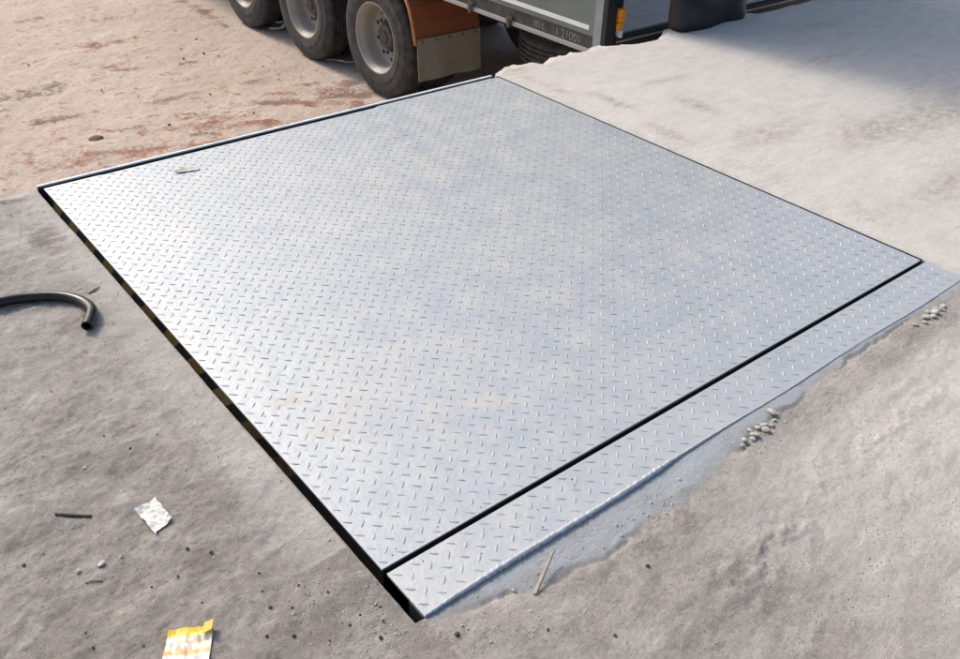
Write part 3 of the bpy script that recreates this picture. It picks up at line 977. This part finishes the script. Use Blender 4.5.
# ------------------------------------------------------------------ black sack at the dock edge
sk = MB()
NS, NZ = 64, 26
for j in range(NZ + 1):
    tz = j / NZ
    for i in range(NS):
        a = 2 * math.pi * i / NS
        ca, sa = math.cos(a), math.sin(a)
        e = 0.55
        hw = 0.325 + 0.02 * tz - 0.03 * (tz > 0.93) - 0.012 * math.exp(-tz * 18)
        hd = 0.085 + 0.012 * math.sin(tz * 2.4)
        if tz > 0.94: hd *= 0.6
        x = hw * math.copysign(abs(ca) ** e, ca)
        y = hd * math.copysign(abs(sa) ** e, sa)
        wr = 0.008 * math.sin(x * 23 + tz * 7) + 0.007 * math.sin(x * 9 - tz * 15 + 1) + 0.005 * math.sin(tz * 31 + x * 14)
        y += wr * (1 if sa < 0 else -0.6)
        x += 0.006 * math.sin(tz * 19 + sa * 2)
        z = 0.002 + 0.78 * tz
        sk.v.append((3.915 + x, 2.325 + y, z))
for j in range(NZ):
    for i in range(NS):
        k = (i + 1) % NS
        sk.f.append((j * NS + i, j * NS + k, (j + 1) * NS + k, (j + 1) * NS + i))
sk.f.append(tuple(range(NS))[::-1])
sk.f.append(tuple(range(NZ * NS, NZ * NS + NS)))
o = sk.build('sack', M['sack'], None, smooth=True)
tag(o, 'broad black wrinkled sack standing on the pale concrete at the open end of the trailer', 'sack')


# ------------------------------------------------------------------ small things on the dock
def ground_z(x, y):
    return float(dock_height(np.array([x]), np.array([y]))[0])


# black hose
hp = [(-1.05, 1.33), (-0.80, 1.47), (-0.58, 1.533), (-0.45, 1.545), (-0.35, 1.535), (-0.27, 1.513), (-0.20, 1.468), (-0.157, 1.405), (-0.147, 1.335), (-0.165, 1.29), (-0.188, 1.252)]
path = catmull([(x, y, ground_z(x, y) + 0.0165 + (0.004 if i > 8 else 0)) for i, (x, y) in enumerate(hp)], 8)
mb = MB().tube(path, 0.0165, 18, cap=False)
nfirst = len(mb.v)
inner = MB().tube(path, 0.0122, 18, cap=False)
mb.add(inner.v, [tuple(reversed(f_)) for f_ in inner.f])
for base in (0, nfirst - 18):
    for k in range(18):
        k2 = (k + 1) % 18
        mb.f.append((base + k, base + k2, base + nfirst + k2, base + nfirst + k))
o = mb.build('hose', M['hose'], None, smooth=True)
tag(o, 'bent piece of black rubber hose lying on the grey concrete left of the deck', 'hose')


def sheet(name, corners, n, amp, seed, mat, lift=0.004, thick=0.0006, fold=None, local=False):
    """crumpled thin sheet with a front and a back; corners are the four ground points in order"""
    c = [np.array(p) for p in corners]
    org = c[0] * 0 + (c[0] + c[1]) / 2 if local else np.array([0.0, 0.0])
    ang = math.atan2((c[1] - c[0])[1], (c[1] - c[0])[0]) if local else 0
    rs = np.random.RandomState(seed)
    v = []
    for i in range(n + 1):
        for j in range(n + 1):
            u, w_ = i / n, j / n
            p = c[0] * (1 - u) * (1 - w_) + c[1] * u * (1 - w_) + c[2] * u * w_ + c[3] * (1 - u) * w_
            p = p + 0.0025 * np.array([vnoise(np.array([u * 6]), np.array([w_ * 6.]), seed)[0], vnoise(np.array([u * 6 + 9]), np.array([w_ * 6.]), seed)[0]])
            z = ground_z(*p) + lift + amp * abs(float(fbm(np.array([u]), np.array([w_]), 3.0, 3, seed + 3, .6)[0])) * 2
            if fold: z += fold(u, w_)
            v.append((*p, z))
    v = np.array(v)
    if local:
        ca, sa = math.cos(-ang), math.sin(-ang)
        d = v[:, :2] - org
        v[:, 0], v[:, 1] = d[:, 0] * ca - d[:, 1] * sa, d[:, 0] * sa + d[:, 1] * ca
    N = len(v)
    vv = [tuple(p) for p in v] + [(p[0], p[1], p[2] - thick) for p in v]
    f = []
    m = n + 1
    for i in range(n):
        for j in range(n):
            a = i * m + j
            f += [(a, a + m, a + m + 1, a + 1), (a + N, a + 1 + N, a + m + 1 + N, a + m + N)]
    bd_ = [j for j in range(m)] + [i * m + n for i in range(1, m)] + [n * m + j for j in range(n - 1, -1, -1)] + [i * m for i in range(n - 1, 0, -1)]
    for k in range(len(bd_)):
        a, b = bd_[k], bd_[(k + 1) % len(bd_)]
        f.append((a, b, b + N, a + N))
    o = MB().add(vv, f).build(name, mat)
    if local:
        o.location = (*org, 0)
        o.rotation_euler = (0, 0, ang)
    return o


o = sheet('paper_scrap', [(-0.347, 0.487), (-0.297, 0.490), (-0.292, 0.409), (-0.338, 0.391)], 10, 0.0028, 5, M['paper'], fold=lambda u, w_: 0.006 * max(0, u - 0.7) / 0.3)
tag(o, 'crumpled white scrap of paper lying on the grey concrete', 'paper')
o = sheet('wrapper', [(-0.417, 0.126), (-0.342, 0.082), (-0.411, -0.028), (-0.482, 0.022)], 12, 0.005, 12, M['packet'], lift=0.003, local=True, fold=lambda u, w_: 0.010 * max(0, u - 0.75) / 0.25 * max(0, 0.3 - w_) / 0.3)
tag(o, 'flattened yellow and white plastic wrapper on the concrete at the near edge', 'wrapper')
MB().add([(0.022, -0.024, 0.0105), (0.043, -0.020, 0.019), (0.044, 0.004, 0.018), (0.026, 0.003, 0.0115), (0.022, -0.024, 0.0095), (0.043, -0.020, 0.018), (0.044, 0.004, 0.017), (0.026, 0.003, 0.0105)],
         [(0, 1, 2, 3), (7, 6, 5, 4), (0, 4, 5, 1), (1, 5, 6, 2), (2, 6, 7, 3), (3, 7, 4, 0)]).build('folded_corner', M['yellow'], o)
o = sheet('paper_scrap', [(0.45, 2.150), (0.545, 2.125), (0.535, 2.095), (0.455, 2.115)], 6, 0.002, 31, M['leaf'], lift=0.0095)
tag(o, 'small flat tan scrap lying on the far left corner of the steel deck', 'scrap')


def rod(name, pts, rads, mat, label, cat, seg=8):
    pts = [(x, y, z + ground_z(x, y)) for x, y, z in pts]
    o = MB().tube(pts, rads, seg).build(name, mat, None, angle=50)
    return tag(o, label, cat)


rod('metal_rod', [(-0.492, 0.584, 0.003), (-0.462, 0.5585, 0.0035), (-0.430, 0.532, 0.003)], [0.0036, 0.0036, 0.0032], M['nail'], 'short dark metal rod lying left of the white paper scrap', 'rod')
pts = [(0.217, -0.247, 0.002), (0.235, -0.238, 0.007), (0.262, -0.224, 0.013), (0.29, -0.21, 0.020), (0.312, -0.199, 0.027)]
rod('twig', pts, [0.0046, 0.0042, 0.0040, 0.0036, 0.0030], M['twig'], 'pale split twig sticking up beside the painted rear edge of the deck', 'twig', 6)
rod('wood_splinter', [(-0.118, 1.452, 0.003), (-0.097, 1.462, 0.005), (-0.076, 1.468, 0.004)], [0.003, 0.0045, 0.002], M['twig'], 'small tan wood splinter on the concrete between hose and deck', 'splinter', 5)
rod('wire_bit', [(-0.505, 0.348, 0.002), (-0.49, 0.339, 0.003), (-0.475, 0.331, 0.002)], [0.0012, 0.0013, 0.001], M['nail'], 'short dark wire bit just below the two pale stones', 'wire', 5)


def stone_mesh(seed, mat, flat=0.7):
    r_ = random.Random(seed)
    import bmesh
    bm = bmesh.new()
    bmesh.ops.create_icosphere(bm, subdivisions=2, radius=1)
    cuts = [(Vector((r_.gauss(0, 1), r_.gauss(0, 1), r_.gauss(0, 1))).normalized(), r_.uniform(0.55, 0.9)) for _ in range(14)]
    sx_, sy_ = r_.uniform(0.8, 1.25), r_.uniform(0.7, 1.0)
    for v in bm.verts:
        for n_, d_ in cuts:
            k = v.co.dot(n_)
            if k > d_: v.co -= n_ * (k - d_)
        v.co = Vector((v.co.x * sx_, v.co.y * sy_, v.co.z * flat))
    me = bpy.data.meshes.new('stone')
    bm.to_mesh(me)
    bm.free()
    me.materials.append(mat)
    return me


SM = {k: [stone_mesh(100 * n + i, M[k], 0.5 if k == 'mortar' else 0.7) for i in range(5)] for n, k in enumerate(('stone_light', 'stone_dark', 'mortar', 'clod'))}


def stone(name, kind, x, y, r_, label, cat, group=None, z=None):
    o = link(name, rnd.choice(SM[kind]))
    o.location = (x, y, (ground_z(x, y) if z is None else z) + r_ * 0.42)
    o.rotation_euler = (rnd.uniform(-.3, .3), rnd.uniform(-.3, .3), rnd.uniform(0, 6.28))
    o.scale = (r_, r_, r_ * rnd.uniform(0.8, 1.1))
    return tag(o, label, cat, group)


stone('stone', 'stone_light', -0.461, 0.378, 0.0105, 'largest pale stone on the grey concrete below the metal rod', 'stone')
stone('stone', 'stone_light', -0.507, 0.383, 0.0080, 'smaller pale stone just left of the largest pale stone', 'stone')
stone('stone', 'stone_light', -0.422, 0.373, 0.0050, 'tiny white stone just right of the largest pale stone', 'stone')
stone('stone', 'stone_light', -0.390, 0.698, 0.0070, 'pale flat stone on the dark patch above the white paper scrap', 'stone')
stone('stone', 'mortar', 1.107, -0.190, 0.0145, 'round grey pebble standing on the blue painted edge of the deck', 'stone', z=0.0)
for i, (x, y, r_) in enumerate(((0.963, -0.213, .012), (1.0, -0.217, .015), (1.037, -0.221, .013), (1.068, -0.22, .009), (1.006, -0.197, .008), (1.029, -0.205, .012), (0.985, -0.222, .01), (1.052, -0.207, .011), (0.945, -0.222, .007), (1.09, -0.212, .007))):
    stone('mortar_crumb', 'mortar', x, y, r_, 'broken mortar crumb in the heap beside the round grey pebble', 'crumb', 'mortar crumbs by the middle of the painted edge')
for i, (x, y, r_) in enumerate(((1.88, -0.198, .014), (1.933, -0.203, .016), (1.968, -0.207, .012), (1.818, -0.2, .010), (1.905, -0.212, .013), (1.95, -0.192, .012), (1.855, -0.212, .009), (1.99, -0.198, .012), (1.92, -0.186, .009))):
    stone('mortar_crumb', 'mortar', x, y, r_, 'broken mortar crumb in the heap near the right end of the painted edge', 'crumb', 'mortar crumbs by the right end of the painted edge')
DK = [(-0.347, 0.247), (-0.401, 0.256), (-0.469, 0.126), (-0.547, 0.18), (-0.547, 0.223), (-0.591, 0.475), (-0.232, 0.059), (-0.198, 0.03), (-0.226, 0.105), (-0.097, -0.067), (-0.228, -0.032), (-0.126, -0.075), (-0.312, 0.783), (-0.278, 0.693),
      (-0.336, 0.152), (-0.264, 0.266), (-0.055, -0.077), (-0.178, -0.085), (-0.30, 0.31), (-0.12, 0.02), (-0.16, 0.07), (-0.27, 0.0), (-0.07, -0.11), (-0.21, 0.15)]
for x, y in DK:
    stone('pebble', 'stone_dark', x, y, rnd.uniform(0.0028, 0.0048), 'tiny dark pebble on the grey concrete left of the deck', 'pebble', 'dark pebbles left of the deck')
for x, y, r_ in ((0.027, -0.228, .006), (0.178, -0.33, .004), (0.276, -0.421, .004), (-0.095, -0.14, .006), (0.46, -0.34, .005)):
    stone('pebble', 'stone_dark', x, y, r_, 'small dark pebble on the concrete in front of the painted edge', 'pebble', 'dark pebbles in front of the painted edge')
# loose grit nobody could count
gb = MB()
base = SM['mortar'][0]
gv0 = [Vector((1, 0, 0)), Vector((-1, 0, 0)), Vector((0, 1, 0)), Vector((0, -1, 0)), Vector((0, 0, 1)), Vector((0, 0, -1))]
gf0 = [(0, 2, 4), (2, 1, 4), (1, 3, 4), (3, 0, 4), (2, 0, 5), (1, 2, 5), (3, 1, 5), (0, 3, 5)]
cnt = 0
GX, GY = [], []
while cnt < 2600:
    k = rnd.random()
    if k < 0.55: x, y = rnd.uniform(-0.7, GAPL - 0.006), rnd.uniform(-0.3, 2.25)
    elif k < 0.75: x, y = rnd.uniform(-0.15, 2.0), rnd.gauss(-0.235, 0.03)
    elif k < 0.9: x, y = rnd.uniform(0.0, 2.2), rnd.uniform(-0.85, -0.19)
    else: x, y = rnd.gauss(-0.1, 0.06), rnd.gauss(-0.05, 0.09)
    if x > GAPL - 0.005 and y > -0.16: continue
    GX.append(x); GY.append(y); cnt += 1
GZ = dock_height(np.array(GX), np.array(GY))
for x, y, z in zip(GX, GY, GZ):
    r_ = min(0.0035, rnd.lognormvariate(-6.6, 0.45))
    gb.add([(x + r_ * p.x * rnd.uniform(.6, 1.4), y + r_ * p.y * rnd.uniform(.6, 1.4), z + r_ * 0.3 + r_ * p.z * 0.8) for p in gv0], gf0)
o = gb.build('loose_grit', M['mortar'])
tag(o, 'fine loose grit scattered over the concrete round the deck', 'grit', kind='stuff')

# ------------------------------------------------------------------ things on the yard
for x, y, r_, lab in ((1.103, 5.591, 0.055, 'dark brown clod on the pink soil beyond the far left corner of the deck'),):
    o = stone('clod', 'clod', *yk(x, y), r_, lab, 'clod', z=ZY)
    o.scale = (0.075, 0.05, 0.028)
    o.location.z = ZY + 0.012
YP = [(2.4, 7.0), (2.7, 6.9), (2.5, 7.3), (1.7, 6.3), (2.2, 6.0), (1.5, 6.6), (2.9, 6.4), (1.2, 7.6), (1.65, 5.55), (2.3, 5.4), (0.9, 5.6), (2.75, 7.5), (2.62, 7.05), (1.55, 5.7), (3.0, 5.6), (2.85, 6.0)]
for x, y in YP:
    stone('pebble', 'clod', *yk(x, y), rnd.uniform(0.009, 0.017), 'small dark lump on the pink soil of the yard', 'lump', 'dark lumps on the yard soil', z=ZY + 0.005)


def scrap3(name, pts, wd, label):
    """twisted strip of white plastic film"""
    m = MB()
    P = catmull([(*yk(p[0], p[1]), p[2]) for p in pts], 5)
    for i, p in enumerate(P):
        a = i * 0.35 + pts[0][0] * 7
        n_ = Vector((math.cos(a) * 0.7, math.sin(a) * 0.4, 0.6)).normalized() * wd * (0.5 + 0.5 * abs(math.sin(i * 0.6 + 0.5)))
        m.v += [tuple(p - n_), tuple(p + n_), tuple(p + n_ + Vector((0, 0.002, 0.002))), tuple(p - n_ + Vector((0, 0.002, 0.002)))]
    for i in range(len(P) - 1):
        a = i * 4
        for k in range(4):
            k2 = (k + 1) % 4
            m.f.append((a + k, a + 4 + k, a + 4 + k2, a + k2))
    e = (len(P) - 1) * 4
    m.f += [(0, 1, 2, 3), (e + 3, e + 2, e + 1, e)]
    return tag(m.build(name, M['plastic'], None, smooth=True), label, 'plastic scrap')


zz = ZY + 0.02
scrap3('plastic_scrap', [(3.40, 7.62, zz), (3.46, 7.5, zz + .03), (3.55, 7.52, zz + .02), (3.60, 7.38, zz + .05), (3.70, 7.40, zz + .03), (3.74, 7.25, zz)], 0.022, 'torn white plastic film on the ground between the front and middle wheels')
scrap3('plastic_scrap', [(3.50, 7.42, zz), (3.58, 7.30, zz + .02), (3.68, 7.32, zz + .06), (3.75, 7.2, zz + .03)], 0.018, 'white plastic shred lying close to the middle wheel')
scrap3('plastic_scrap', [(3.46, 6.22, zz), (3.52, 6.12, zz + .01), (3.56, 6.00, zz + .015), (3.68, 5.98, zz + .01), (3.76, 5.92, zz)], 0.007, 'thin white plastic strip on the ground between the middle and rear wheels')
